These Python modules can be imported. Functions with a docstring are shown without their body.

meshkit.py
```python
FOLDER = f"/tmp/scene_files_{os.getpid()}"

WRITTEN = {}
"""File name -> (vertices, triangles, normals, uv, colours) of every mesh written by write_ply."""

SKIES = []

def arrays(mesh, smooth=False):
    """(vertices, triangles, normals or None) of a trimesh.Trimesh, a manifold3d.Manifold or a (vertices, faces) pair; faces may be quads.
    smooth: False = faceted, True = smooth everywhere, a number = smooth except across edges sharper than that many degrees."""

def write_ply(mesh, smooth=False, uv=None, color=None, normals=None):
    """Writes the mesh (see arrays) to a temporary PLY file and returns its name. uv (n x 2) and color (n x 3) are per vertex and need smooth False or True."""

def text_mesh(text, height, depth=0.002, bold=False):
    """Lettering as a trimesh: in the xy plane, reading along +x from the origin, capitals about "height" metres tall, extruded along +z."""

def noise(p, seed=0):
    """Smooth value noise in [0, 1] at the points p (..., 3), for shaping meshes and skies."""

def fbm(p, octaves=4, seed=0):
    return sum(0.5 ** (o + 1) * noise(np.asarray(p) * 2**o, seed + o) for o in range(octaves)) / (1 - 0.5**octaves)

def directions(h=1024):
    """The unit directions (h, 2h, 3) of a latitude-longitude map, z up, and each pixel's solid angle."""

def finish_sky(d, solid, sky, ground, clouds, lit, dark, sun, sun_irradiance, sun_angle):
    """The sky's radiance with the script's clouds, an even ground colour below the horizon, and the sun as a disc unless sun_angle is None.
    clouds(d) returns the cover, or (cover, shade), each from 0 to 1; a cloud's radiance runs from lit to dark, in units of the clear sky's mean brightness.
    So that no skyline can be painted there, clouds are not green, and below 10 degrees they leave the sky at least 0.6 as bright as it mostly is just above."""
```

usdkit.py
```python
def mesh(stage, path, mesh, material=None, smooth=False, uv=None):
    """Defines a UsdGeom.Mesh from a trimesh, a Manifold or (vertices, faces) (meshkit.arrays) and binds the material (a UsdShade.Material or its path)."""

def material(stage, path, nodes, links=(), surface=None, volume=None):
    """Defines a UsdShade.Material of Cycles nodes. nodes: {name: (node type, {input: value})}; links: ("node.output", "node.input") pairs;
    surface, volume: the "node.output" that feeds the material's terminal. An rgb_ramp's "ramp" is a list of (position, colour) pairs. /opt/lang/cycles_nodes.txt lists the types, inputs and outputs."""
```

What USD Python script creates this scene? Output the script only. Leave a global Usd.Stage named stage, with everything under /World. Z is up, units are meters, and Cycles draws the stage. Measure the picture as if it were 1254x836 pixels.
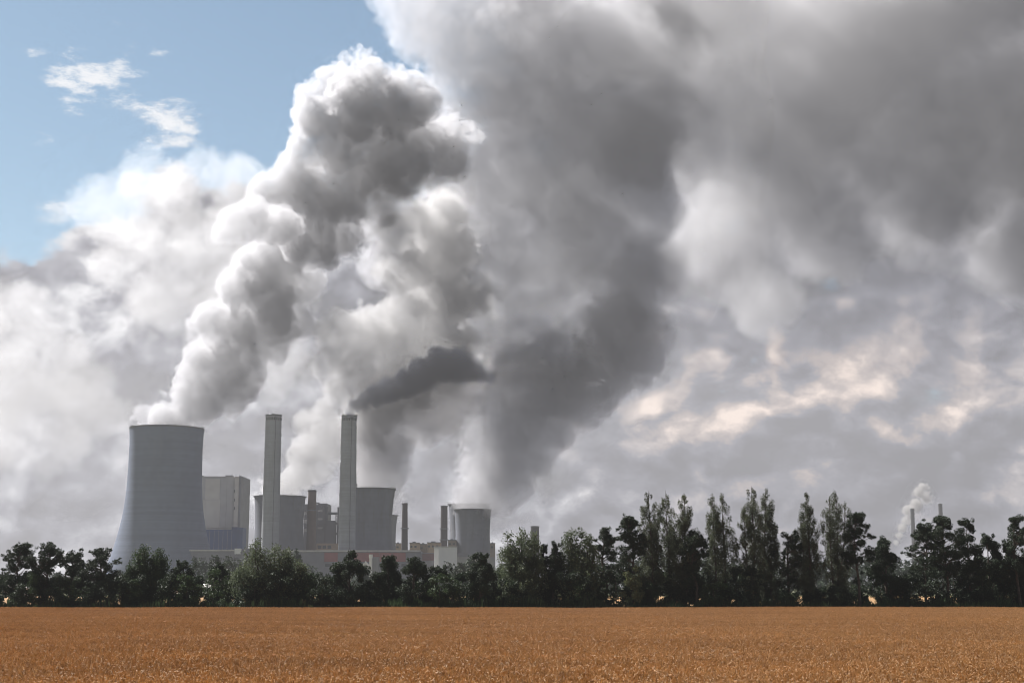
import math, random
import numpy as np
import trimesh
from scipy import ndimage
from shapely.geometry import Polygon
from pxr import Usd, UsdGeom, UsdLux, UsdShade, Sdf, Gf, Vt
import usdkit, meshkit

stage = Usd.Stage.CreateInMemory()
UsdGeom.Xform.Define(stage, '/World')
W = '/World/'

# ------------------------------------------------------------------ camera
# all layout numbers (u, v) below were measured in the 1254 x 836 photograph and are turned into
# real positions by at(u, v, distance)
F_PX, CX, CY, HORIZON, CAM_Z = 1740.0, 627.0, 418.0, 720.0, 3.5
PITCH = math.atan((HORIZON - CY) / F_PX)
cam = UsdGeom.Camera.Define(stage, W + 'camera')
cam.CreateHorizontalApertureAttr(36.0)
cam.CreateFocalLengthAttr(36.0 * F_PX / 1254.0)
cam.CreateClippingRangeAttr(Gf.Vec2f(0.5, 60000.0))
cam.AddTranslateOp().Set(Gf.Vec3d(0, 0, CAM_Z))
cam.AddRotateXOp().Set(90.0 + math.degrees(PITCH))
cam.CreateExposureAttr(1.34)


def at(u, v, Y):
    xc, yc = (u - CX) / F_PX, (CY - v) / F_PX
    c, s = math.cos(PITCH), math.sin(PITCH)
    d = np.array([xc, c - yc * s, s + yc * c])
    return np.array([0, 0, CAM_Z]) + d * (Y / d[1])


def sky_angles(u, v):
    d = at(u, v, 1000.0) - [0, 0, CAM_Z]
    d /= np.linalg.norm(d)
    return math.atan2(d[0], d[1]), math.asin(d[2])


# ------------------------------------------------------------------ sun and sky
SUN = np.array([-0.53, 0.43, 0.735])
SUN /= np.linalg.norm(SUN)
SUN_EL, SUN_ROT = math.asin(SUN[2]), math.atan2(SUN[0], SUN[1])
sun = UsdLux.DistantLight.Define(stage, W + 'sun')
sun.CreateIntensityAttr(1.25)
sun.CreateAngleAttr(0.5)
sun.CreateColorAttr(Gf.Vec3f(1.0, 0.96, 0.915))
sun.CreateNormalizeAttr(True)
_x = np.cross([0, 0, 1], SUN)
_x /= np.linalg.norm(_x)
_y = np.cross(SUN, _x)
sun.AddTransformOp().Set(Gf.Matrix4d(*_x, 0, *_y, 0, *SUN, 0, 0, 0, 0, 1))


class Net:
    """a small builder for node networks"""
    def __init__(self):
        self.n, self.l, self.k = {}, [], 0

    def add(self, kind, **inp):
        self.k += 1
        name = f'n{self.k}'
        vals = {}
        for a, b in inp.items():
            if isinstance(b, str) and '.' in b and b.split('.')[0] in self.n:
                self.l.append((b, f'{name}.{a}'))
            else:
                vals[a] = b
        self.n[name] = (kind, vals)
        return name

    def m(self, op, a, b=0.0, c=0.0, clamp=False):
        return self.add('math', math_type=op, value1=a, value2=b, value3=c, use_clamp=clamp) + '.value'

    def rng(self, v, a, b, c=0.0, d=1.0, smooth=True):
        return self.add('map_range', range_type='smoothstep' if smooth else 'linear', value=v, from_min=a, from_max=b, to_min=c, to_max=d, clamp=True) + '.result'

    def mixc(self, f, a, b):
        return self.add('mix', mix_type='mix', fac=f, color1=a, color2=b) + '.color'

    def vadd(self, a, b):
        return self.add('vector_math', math_type='add', vector1=a, vector2=b) + '.vector'


def sky_material():
    N = Net()
    g = N.add('texture_coordinate') + '.generated'
    s = N.add('separate_xyz', vector=g)
    phi = N.m('arctan2', s + '.x', s + '.y')
    the = N.m('arcsine', s + '.z')
    # flatten the noise a little: clouds low in the sky are wider than high
    dirv = N.add('mapping', mapping_type='point', vector=g, scale=(1.0, 1.0, 1.45)) + '.vector'
    ang = N.add('combine_xyz', x=phi, y=the, z=0.0) + '.vector'

    w0 = N.add('noise_texture', vector=dirv, scale=9.0, detail=5.0, roughness=0.58) + '.color'
    w0 = N.add('vector_math', math_type='subtract', vector1=w0, vector2=(.5, .5, .5)) + '.vector'
    angw = N.add('vector_math', math_type='multiply_add', vector1=w0, vector2=(.15, .15, .15), vector3=ang) + '.vector'
    dirw = N.add('vector_math', math_type='multiply_add', vector1=w0, vector2=(.05, .05, .05), vector3=dirv) + '.vector'

    def blob(u, v, ru, rv, hard=0.0, vec=angw):
        p, t = sky_angles(u, v)
        a, b = ru / F_PX, rv / F_PX
        q = N.add('vector_math', math_type='subtract', vector1=vec, vector2=(p, t, 0)) + '.vector'
        q = N.add('vector_math', math_type='multiply', vector1=q, vector2=(1 / a, 1 / b, 0)) + '.vector'
        d = N.add('vector_math', math_type='length', vector1=q) + '.value'
        return N.rng(d, 1.0, hard, 0.0, 1.0)

    def total(items):
        t = None
        for w, b in items:
            x = N.m('multiply', b, w)
            t = x if t is None else N.m('add', t, x)
        return t

    def noise(vec, scale, detail=7.0, rough=0.66):
        return N.add('noise_texture', vector=vec, scale=scale, detail=detail, roughness=rough) + '.fac'

    def lumps(vec, scale):
        # round billows: a folded noise
        x = N.m('absolute', N.m('subtract', N.m('multiply', noise(vec, scale, 2.0, 0.5), 2.0), 1.0))
        return N.m('subtract', 1.0, N.m('multiply', x, 1.6))

    off = tuple(SUN * 0.010 + np.array([-0.004, 0, 0.010]))
    n1 = noise(dirw, 8.0)
    n2 = noise(N.vadd(dirw, off), 8.0)
    l1 = lumps(dirw, 13.0)
    l2 = lumps(N.vadd(dirw, off), 13.0)
    relief = N.m('add', N.m('multiply', N.m('subtract', n1, n2), 3.0), N.m('multiply', N.m('subtract', l1, l2), 1.0))
    fine = noise(dirv, 26.0, 5.0, 0.62)
    big = noise(dirv, 2.6, 3.0, 0.5)
    streak = noise(N.add('mapping', mapping_type='point', vector=g, scale=(1.0, 1.0, 2.6)) + '.vector', 30.0, 6.0, 0.66)
    # how much cloud: mostly covered, a wide blue gap high up on the left
    cover = total([
        (-1.30, blob(150, 10, 560, 330, 0.62)),
        (-0.75, blob(40, 300, 150, 90, 0.2)),
        (0.60, blob(200, 290, 160, 110, 0.3)),
        (0.55, blob(40, 420, 130, 110, 0.3)),
        (-0.25, blob(900, 437, 60, 18, 0.0)),
        (-0.30, blob(150, 400, 60, 50, 0.0)),
        (0.60, blob(560, 430, 380, 260, 0.4)),
        (0.50, blob(1080, 640, 260, 90, 0.3)),
    ])
    cover = N.m('add', cover, N.rng(big, 0.30, 0.62, 0.55, 1.2))
    cover = N.m('add', cover, N.m('multiply', N.m('subtract', n1, 0.5), 1.7))
    cover = N.m('add', cover, N.m('multiply', N.m('subtract', l1, 0.5), 0.35))
    mask = N.rng(cover, 0.42, 0.80)
    # a few torn scraps of thin cloud in the gap
    scrap = total([(1.0, blob(105, 95, 85, 50, 0.0, ang)), (1.0, blob(212, 155, 62, 42, 0.0, ang)), (.6, blob(200, 66, 30, 12, 0.0, ang)), (.6, blob(40, 62, 34, 12, 0.0, ang)), (.6, blob(75, 260, 70, 40, 0.0, ang))])
    scrap = N.rng(N.m('add', N.m('multiply', scrap, 0.34), N.m('multiply', streak, 1.0)), 0.60, 0.84, 0.0, 0.95)
    scrap = N.m('multiply', scrap, blob(130, 130, 260, 190, 0.5, ang))
    # how bright the cloud is
    lum = total([
        (-0.30, blob(1080, 110, 600, 330, 0.35)),
        (-0.14, blob(1210, 330, 160, 90, 0.1)),
        (-0.20, blob(930, 330, 190, 100, 0.1)),
        (0.24, blob(200, 270, 190, 130, 0.2)),
        (0.20, blob(50, 380, 140, 60, 0.1)),
        (-0.10, blob(60, 490, 150, 60, 0.1)),
        (-0.11, blob(1000, 560, 520, 190, 0.3)),
        (0.20, blob(990, 470, 240, 70, 0.1)),
        (0.17, blob(1200, 480, 130, 70, 0.1)),
        (0.13, blob(860, 510, 120, 60, 0.1)),
        (0.26, blob(60, 320, 150, 50, 0.1)),
        (0.22, blob(1130, 430, 170, 80, 0.1)),
        (-0.12, blob(1120, 560, 190, 70, 0.1)),
        (0.02, blob(120, 600, 330, 80, 0.1)),
        (-0.05, blob(120, 470, 330, 200, 0.1)),
    ])
    lum = N.m('add', lum, 0.52)
    calm = N.m('subtract', 1.0, N.m('multiply', blob(1130, 60, 620, 420, 0.45), 0.72))
    lum = N.m('add', lum, N.m('multiply', relief, calm))
    lum = N.m('add', lum, N.m('multiply', N.m('subtract', fine, 0.5), 0.4))
    lum = N.m('add', lum, N.m('multiply', N.m('subtract', big, 0.5), 0.25))
    lum = N.m('add', lum, N.m('multiply', N.m('subtract', 0.75, mask), 0.25))
    ramp = N.add('rgb_ramp', fac=N.m('divide', lum, 1.15), ramp=[(0.0, (.36, .385, .54)), (0.217, (.65, .675, .91)), (0.435, (1.20, 1.24, 1.56)), (0.70, (2.70, 2.74, 3.06)), (1.0, (5.7, 5.7, 5.9))]) + '.color'
    # low clouds on the right catch a peach light
    warm = N.m('multiply', blob(1010, 500, 460, 200, 0.2), N.rng(lum, 0.42, 0.68))
    ramp = N.mixc(N.m('multiply', warm, 0.95), ramp, N.add('mix', mix_type='multiply', fac=1.0, color1=ramp, color2=(1.22, 0.98, 0.80)) + '.color')
    sk = N.add('sky_texture', sky_type='single_scattering', sun_disc=False, sun_elevation=SUN_EL, sun_rotation=SUN_ROT, altitude=100.0, air_density=1.0, aerosol_density=0.6, ozone_density=1.4) + '.color'
    sk = N.add('mix', mix_type='multiply', fac=1.0, color1=sk, color2=(0.47, 0.645, 0.66)) + '.color'
    col = N.mixc(mask, sk, ramp)
    col = N.mixc(scrap, col, (6.6, 6.7, 6.9))
    bg = N.add('background_shader', color=col, strength=0.050) + '.background'
    return usdkit.material(stage, W + 'Looks/sky', N.n, N.l, surface=bg)


dome = UsdLux.DomeLight.Define(stage, W + 'sky')
UsdShade.MaterialBindingAPI.Apply(dome.GetPrim()).Bind(sky_material())
dome.GetPrim().SetCustomDataByKey('kind', 'structure')

# ------------------------------------------------------------------ helpers
USED = {}


def numbered(path):
    k = USED.get(path, -1) + 1
    USED[path] = k
    return path if k == 0 else f'{path}_{k:03d}'


def tag(p, label=None, cat=None, group=None, kind=None):
    p = p.GetPrim() if hasattr(p, 'GetPrim') else p
    for k, v in (('label', label), ('category', cat), ('group', group), ('kind', kind)):
        if v:
            p.SetCustomDataByKey(k, v)
    return p


def thing(name, label, cat, loc=(0, 0, 0), group=None):
    x = UsdGeom.Xform.Define(stage, numbered(W + name))
    x.AddTranslateOp().Set(Gf.Vec3d(*map(float, loc)))
    tag(x, label, cat, group)
    return x


def part(parent, name, mesh, mat, label=None, smooth=False, kind=None):
    base = str(parent.GetPath()) + '/' if parent is not None else W
    m = usdkit.mesh(stage, numbered(base + name), mesh, mat, smooth=smooth)
    tag(m, label, kind=kind)
    return m


def box(x0, x1, y0, y1, z0, z1):
    b = trimesh.creation.box([x1 - x0, y1 - y0, z1 - z0])
    b.apply_translation([(x0 + x1) / 2, (y0 + y1) / 2, (z0 + z1) / 2])
    return b


def cat(ms):
    return trimesh.util.concatenate(ms)


def tube(pts, rad, n=6):
    P = np.asarray(pts, float)
    R = np.broadcast_to(np.asarray(rad, float), len(P))
    T = np.gradient(P, axis=0)
    T /= np.maximum(np.linalg.norm(T, axis=1, keepdims=True), 1e-9)
    ref = np.where(np.abs(T[:, 2:3]) > .9, [[1., 0, 0]], [[0, 0, 1.]])
    A = np.cross(T, ref)
    A /= np.linalg.norm(A, axis=1, keepdims=True)
    B = np.cross(T, A)
    a = np.arange(n) / n * 2 * np.pi
    V = (P[:, None] + R[:, None, None] * (A[:, None] * np.cos(a)[None, :, None] + B[:, None] * np.sin(a)[None, :, None])).reshape(-1, 3)
    f = []
    for i in range(len(P) - 1):
        for j in range(n):
            k = (j + 1) % n
            f += [[i * n + j, i * n + k, (i + 1) * n + k], [i * n + j, (i + 1) * n + k, (i + 1) * n + j]]
    e = (len(P) - 1) * n
    f += [[e, e + j, e + j + 1] for j in range(1, n - 1)]
    f += [[0, j + 1, j] for j in range(1, n - 1)]
    return trimesh.Trimesh(V, f, process=False)


def lathe(profile, seg=96, rib=0.0, close=True):
    """turned shape from (z, r) points listed up the outside and down the inside; rib = depth of upright ribs"""
    P = np.asarray(profile, float)
    a = np.arange(seg) / seg * 2 * np.pi
    mod = np.where(np.arange(seg) % 2 == 0, 1.0, 0.0) * rib
    n = len(P)
    R = P[:, 1][:, None] + mod[None] * (P[:, 2][:, None] if P.shape[1] > 2 else 1.0)
    V = np.stack([R * np.cos(a), R * np.sin(a), np.repeat(P[:, 0][:, None], seg, 1)], -1).reshape(-1, 3)
    i = np.arange(n if close else n - 1)[:, None]
    j = np.arange(seg)[None]
    i2, j2 = (i + 1) % n, (j + 1) % seg
    A, B, C, D = i * seg + j, i * seg + j2, i2 * seg + j2, i2 * seg + j
    f = np.vstack([np.stack([A, B, C], -1).reshape(-1, 3), np.stack([A, C, D], -1).reshape(-1, 3)])
    return trimesh.Trimesh(V, f, process=False)


def plain(name, col, rough=0.7, var=0.12, scale=1.0, stretch=(1, 1, 1), spec=0.3, streak=0.0, streak_col=(.1, .09, .08), bump=0.0, metal=0.0, streak_scale=(.45, .45, .02), band=0.0):
    """a surface with large and fine tone variation, optional rain streaks and casting bands"""
    N = Net()
    p = N.add('geometry') + '.position'
    q = N.add('mapping', mapping_type='point', vector=p, scale=tuple(scale * s for s in stretch)) + '.vector'
    a = N.add('noise_texture', vector=q, scale=1.0, detail=6.0, roughness=0.62) + '.fac'
    lo, hi = tuple(c * (1 - 1.6 * var) for c in col), tuple(c * (1 + 1.6 * var) for c in col)
    c = N.add('rgb_ramp', fac=a, ramp=[(0.25, lo), (0.75, hi)]) + '.color'
    if streak:
        q2 = N.add('mapping', mapping_type='point', vector=p, scale=streak_scale) + '.vector'
        b = N.add('noise_texture', vector=q2, scale=1.0, detail=5.0, roughness=0.7) + '.fac'
        c = N.mixc(N.rng(b, 0.47, 0.72, 0.0, streak), c, streak_col)
    if band:
        q3 = N.add('mapping', mapping_type='point', vector=p, scale=(.004, .004, .55)) + '.vector'
        b = N.add('noise_texture', vector=q3, scale=1.0, detail=3.0, roughness=0.6) + '.fac'
        c = N.add('mix', mix_type='multiply', fac=band, color1=c, color2=N.add('rgb_ramp', fac=b, ramp=[(.3, (.72, .72, .72)), (.7, (1.15, 1.15, 1.15))]) + '.color') + '.color'
    pb = N.add('principled_bsdf', base_color=c, roughness=rough, specular_ior_level=spec, metallic=metal)
    if bump:
        bn = N.add('bump', height=a, strength=bump, distance=0.3) + '.normal'
        N.l.append((bn, pb + '.normal'))
    return usdkit.material(stage, W + 'Looks/' + name, N.n, N.l, surface=pb + '.BSDF')


def leaf_material(name, c1, c2, trans=0.3):
    N = Net()
    g = N.add('geometry')
    col = N.add('rgb_ramp', fac=g + '.random_per_island', ramp=[(0.0, c1), (1.0, c2)]) + '.color'
    big = N.add('noise_texture', vector=g + '.position', scale=0.45, detail=3.0) + '.fac'
    col = N.add('mix', mix_type='multiply', fac=0.7, color1=col, color2=N.add('rgb_ramp', fac=big, ramp=[(.3, (.55, .6, .6)), (.7, (1.35, 1.3, 1.2))]) + '.color') + '.color'
    d = N.add('principled_bsdf', base_color=col, roughness=0.6, specular_ior_level=0.15) + '.BSDF'
    t = N.add('translucent_bsdf', color=col) + '.BSDF'
    mx = N.add('mix_closure', fac=trans, closure1=d, closure2=t) + '.closure'
    return usdkit.material(stage, W + 'Looks/' + name, N.n, N.l, surface=mx)


# ------------------------------------------------------------------ materials
M = {}
M['soil'] = plain('soil', (.17, .115, .06), .95, .2, 1.5)
M['stubble'] = plain('stubble', (.24, .14, .055), .9, .15, .3)
M['grass'] = plain('grass', (.09, .10, .04), .95, .25, .02)
M['verge'] = plain('verge', (.07, .08, .03), .95, .3, .8)
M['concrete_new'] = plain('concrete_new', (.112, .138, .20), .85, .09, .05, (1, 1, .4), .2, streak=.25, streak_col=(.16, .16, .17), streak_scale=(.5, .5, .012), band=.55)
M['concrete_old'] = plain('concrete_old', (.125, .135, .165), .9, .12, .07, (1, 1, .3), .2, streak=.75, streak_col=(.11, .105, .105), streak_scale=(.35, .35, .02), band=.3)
M['rim_dark'] = plain('rim_dark', (.10, .105, .12), .8, .15, .2)
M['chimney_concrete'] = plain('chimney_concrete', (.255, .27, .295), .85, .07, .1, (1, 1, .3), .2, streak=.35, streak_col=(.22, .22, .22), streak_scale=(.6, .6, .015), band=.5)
M['chimney_dark'] = plain('chimney_dark', (.04, .032, .034), .85, .15, .2)
M['chimney_black'] = plain('chimney_black', (.035, .034, .04), .85, .15, .2)
M['chimney_brown'] = plain('chimney_brown', (.11, .08, .07), .85, .12, .2)
M['opening'] = plain('opening', (.02, .02, .022), .9, .05)
M['steel'] = plain('steel', (.13, .14, .16), .6, .12, .3, metal=.2)
M['cladding_pale'] = plain('cladding_pale', (.44, .41, .38), .6, .05, .08)
M['cladding_grey'] = plain('cladding_grey', (.34, .33, .33), .6, .06, .08)
M['cladding_blue'] = plain('cladding_blue', (.010, .040, .13), .6, .12, .1)
M['cladding_slate'] = plain('cladding_slate', (.15, .155, .175), .7, .12, .08)
M['cladding_red'] = plain('cladding_red', (.24, .075, .075), .7, .1, .1)
M['cladding_maroon'] = plain('cladding_maroon', (.15, .075, .075), .7, .1, .1)
M['roof_edge'] = plain('roof_edge', (.42, .41, .39), .7, .1, .2)
M['ochre'] = plain('ochre', (.27, .20, .14), .8, .15, .1)
M['ochre_dark'] = plain('ochre_dark', (.17, .14, .11), .8, .15, .1)
M['white_clad'] = plain('white_clad', (.66, .66, .64), .6, .05, .08)
M['block_dark'] = plain('block_dark', (.11, .11, .125), .8, .15, .1)
M['block_grey'] = plain('block_grey', (.20, .20, .21), .8, .2, .12)
M['window'] = plain('window', (.035, .04, .05), .25, .1)
M['silo'] = plain('silo', (.70, .67, .64), .5, .06, .2)
M['bark'] = plain('bark', (.065, .052, .042), .95, .3, 3.0)
M['bark_pale'] = plain('bark_pale', (.12, .105, .085), .95, .3, 3.0)
M['leaf_poplar'] = leaf_material('leaf_poplar', (0.076, 0.090, 0.056), (0.170, 0.183, 0.119), .28)
M['leaf_willow'] = leaf_material('leaf_willow', (0.098, 0.124, 0.075), (0.234, 0.260, 0.176), .25)
M['leaf_dark'] = leaf_material('leaf_dark', (0.027, 0.041, 0.024), (0.075, 0.096, 0.051), .18)
M['leaf_green'] = leaf_material('leaf_green', (0.042, 0.067, 0.031), (0.105, 0.140, 0.063), .22)
M['leaf_far'] = leaf_material('leaf_far', (.03, .05, .03), (.07, .10, .05), .15)
M['leaf_silver'] = leaf_material('leaf_silver', (.13, .15, .08), (.26, .27, .17), .25)


def mist_material(name, density, aniso=0.5, col=(1, 1, 1)):
    N = Net()
    p = N.add('principled_volume', color=col, density=density, anisotropy=aniso) + '.volume'
    return usdkit.material(stage, W + 'Looks/' + name, N.n, N.l, volume=p)


# ------------------------------------------------------------------ ground
def sheet(x0, x1, y0, y1, z, nx=1, ny=1):
    X, Y = np.meshgrid(np.linspace(x0, x1, nx + 1), np.linspace(y0, y1, ny + 1), indexing='ij')
    V = np.stack([X, Y, np.full_like(X, z)], -1).reshape(-1, 3)
    i, j = np.meshgrid(np.arange(nx), np.arange(ny), indexing='ij')
    a = (i * (ny + 1) + j).ravel()
    return V, np.stack([a, a + ny + 1, a + ny + 2, a + 1], 1)


tag(part(None, 'ground', sheet(-5500, 5500, -250, 7500, 0, 10, 10), M['grass']), kind='structure')
tag(part(None, 'wheat_field_soil', sheet(-400, 400, -200, 208, .004), M['soil']), kind='structure')
tag(part(None, 'field_edge', sheet(-500, 500, 208, 226, .004), M['verge']), kind='structure')
tag(part(None, 'harvested_field', sheet(-900, 900, 226, 640, .004), M['stubble']), kind='structure')


# ------------------------------------------------------------------ wheat
def wheat_patch(seed, size=1.5, n=380):
    rng = np.random.default_rng(seed)
    V, F = [], []
    k = 0
    def add(v, f):
        nonlocal k
        V.append(v); F.append(np.asarray(f) + k); k += len(v)
    for i in range(n):
        x, y = rng.uniform(-size / 2, size / 2, 2) * 1.08
        h = rng.normal(.79, .05) + .06 * math.sin(x * 7 + seed) * math.sin(y * 6.3 + 2 * seed)
        th = rng.uniform(0, 2 * np.pi)
        lean = rng.uniform(.02, .10)
        dx, dy = math.cos(th), math.sin(th)
        b = np.array([x, y, 0]); t = b + [dx * lean, dy * lean, h - .06]
        w = .004
        s = np.array([-dy, dx, 0]) * w
        mid = (b + t) / 2 + np.array([0, 0, .1])
        add(np.array([mid - s, mid + s, t + s * .7, t - s * .7]), [[0, 1, 2], [0, 2, 3]])
        # nodding ear, a four-sided spindle
        L = rng.uniform(.085, .13); bend = rng.uniform(.1, 1.75)
        ax = np.array([dx * math.sin(bend), dy * math.sin(bend), math.cos(bend)])
        s1 = np.array([-dy, dx, 0.]); s2 = np.cross(ax, s1)
        r = rng.uniform(.011, .018)
        c1, c2 = t + ax * L * .3, t + ax * L * .75
        v = [t] + [c1 + (s1 * a + s2 * bb) * r for a, bb in ((1, 0), (0, 1), (-1, 0), (0, -1))] + [c2 + (s1 * a + s2 * bb) * r * .75 for a, bb in ((1, 0), (0, 1), (-1, 0), (0, -1))] + [t + ax * L]
        f = []
        for q in range(4):
            n2 = (q + 1) % 4
            f += [[0, 1 + n2, 1 + q], [1 + q, 1 + n2, 5 + n2], [1 + q, 5 + n2, 5 + q], [5 + q, 5 + n2, 9]]
        add(np.array(v), f)
        # a dry leaf blade
        if i % 2 == 0:
            h0 = h * rng.uniform(.45, .8); th2 = rng.uniform(0, 2 * np.pi)
            o = np.array([math.cos(th2), math.sin(th2), 0]); sd = np.array([-o[1], o[0], 0]) * .006
            p0 = b + [0, 0, h0]; p1 = p0 + o * .09 + [0, 0, .09]; p2 = p1 + o * .1 - [0, 0, rng.uniform(.0, .12)]
            add(np.array([p0 - sd, p0 + sd, p1 + sd, p1 - sd, p2]), [[0, 1, 2], [0, 2, 3], [3, 2, 4]])
    return np.vstack(V), np.vstack(F)


def wheat_material():
    N = Net()
    g = N.add('geometry')
    oi = N.add('object_info')
    c = N.add('rgb_ramp', fac=g + '.random_per_island', ramp=[(0.0, (.42, .26, .11)), (.35, (.72, .50, .24)), (.80, (.81, .62, .34)), (.88, (.91, .79, .56)), (1.0, (.95, .89, .72))]) + '.color'
    big = N.add('noise_texture', vector=N.add('mapping', mapping_type='point', vector=g + '.position', scale=(.05, .16, 0.)) + '.vector', scale=1.0, detail=4.0, roughness=.6) + '.fac'
    c = N.add('mix', mix_type='multiply', fac=1.0, color1=c, color2=N.add('rgb_ramp', fac=big, ramp=[(.3, (.90, .87, .82)), (.7, (1.16, 1.15, 1.12))]) + '.color') + '.color'
    clump = N.add('noise_texture', vector=g + '.position', scale=2.6, detail=3.0, roughness=.7) + '.fac'
    c = N.add('mix', mix_type='multiply', fac=1.0, color1=c, color2=N.add('rgb_ramp', fac=clump, ramp=[(.34, (.66, .62, .56)), (.48, (1., 1., 1.)), (.64, (1.3, 1.3, 1.3))]) + '.color') + '.color'
    d = N.add('principled_bsdf', base_color=c, roughness=.55, specular_ior_level=.4) + '.BSDF'
    t = N.add('translucent_bsdf', color=c) + '.BSDF'
    m = N.add('mix_closure', fac=.58, closure1=d, closure2=t) + '.closure'
    return usdkit.material(stage, W + 'Looks/wheat', N.n, N.l, surface=m)


M['wheat'] = wheat_material()
wf = UsdGeom.PointInstancer.Define(stage, W + 'wheat_field')
tag(wf, 'ripe golden wheat field filling the whole foreground up to the trees', 'wheat', kind='stuff')
protos = []
for k in range(7):
    protos.append(usdkit.mesh(stage, f'{W}wheat_field/wheat_patch_{k:03d}' if k else W + 'wheat_field/wheat_patch', wheat_patch(50 + k), M['wheat']).GetPath())
rng = np.random.default_rng(4)
pos, ori, scl, idx = [], [], [], []
y = 33.0
while y < 206.5:
    half = .365 * y + 9
    xs = np.arange(-half, half, 1.42)
    for x in xs:
        px, py = x + rng.uniform(-.2, .2), y + rng.uniform(-.15, .15)
        hs = 1.0 + .10 * (meshkit.noise(np.array([[px * .11, py * .11, 0.]]), 3)[0] - .5) * 2
        for ty, tw in ((86.0, .8), (88.2, .8), (126.0, 1.1), (128.0, 1.1), (60.5, .5)):
            if abs(py + .02 * px - ty) < tw:
                hs *= .80
        pos.append((px, py, 0)); idx.append(int(rng.integers(0, 7)))
        a = rng.uniform(0, 2 * np.pi)
        ori.append(Gf.Quath(float(math.cos(a / 2)), 0, 0, float(math.sin(a / 2))))
        scl.append((1.06, 1.06, hs))
    y += 1.40
wf.CreatePrototypesRel().SetTargets(protos)
wf.CreatePositionsAttr(Vt.Vec3fArray.FromNumpy(np.array(pos, np.float32)))
wf.CreateOrientationsAttr(Vt.QuathArray(ori))
wf.CreateScalesAttr(Vt.Vec3fArray.FromNumpy(np.array(scl, np.float32)))
wf.CreateProtoIndicesAttr(Vt.IntArray.FromNumpy(np.array(idx, np.int32)))


# ------------------------------------------------------------------ power station
def X(u, v, Y):
    return at(u, v, Y)[0]


def Z(v, Y):
    return at(CX, v, Y)[2]


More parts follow.
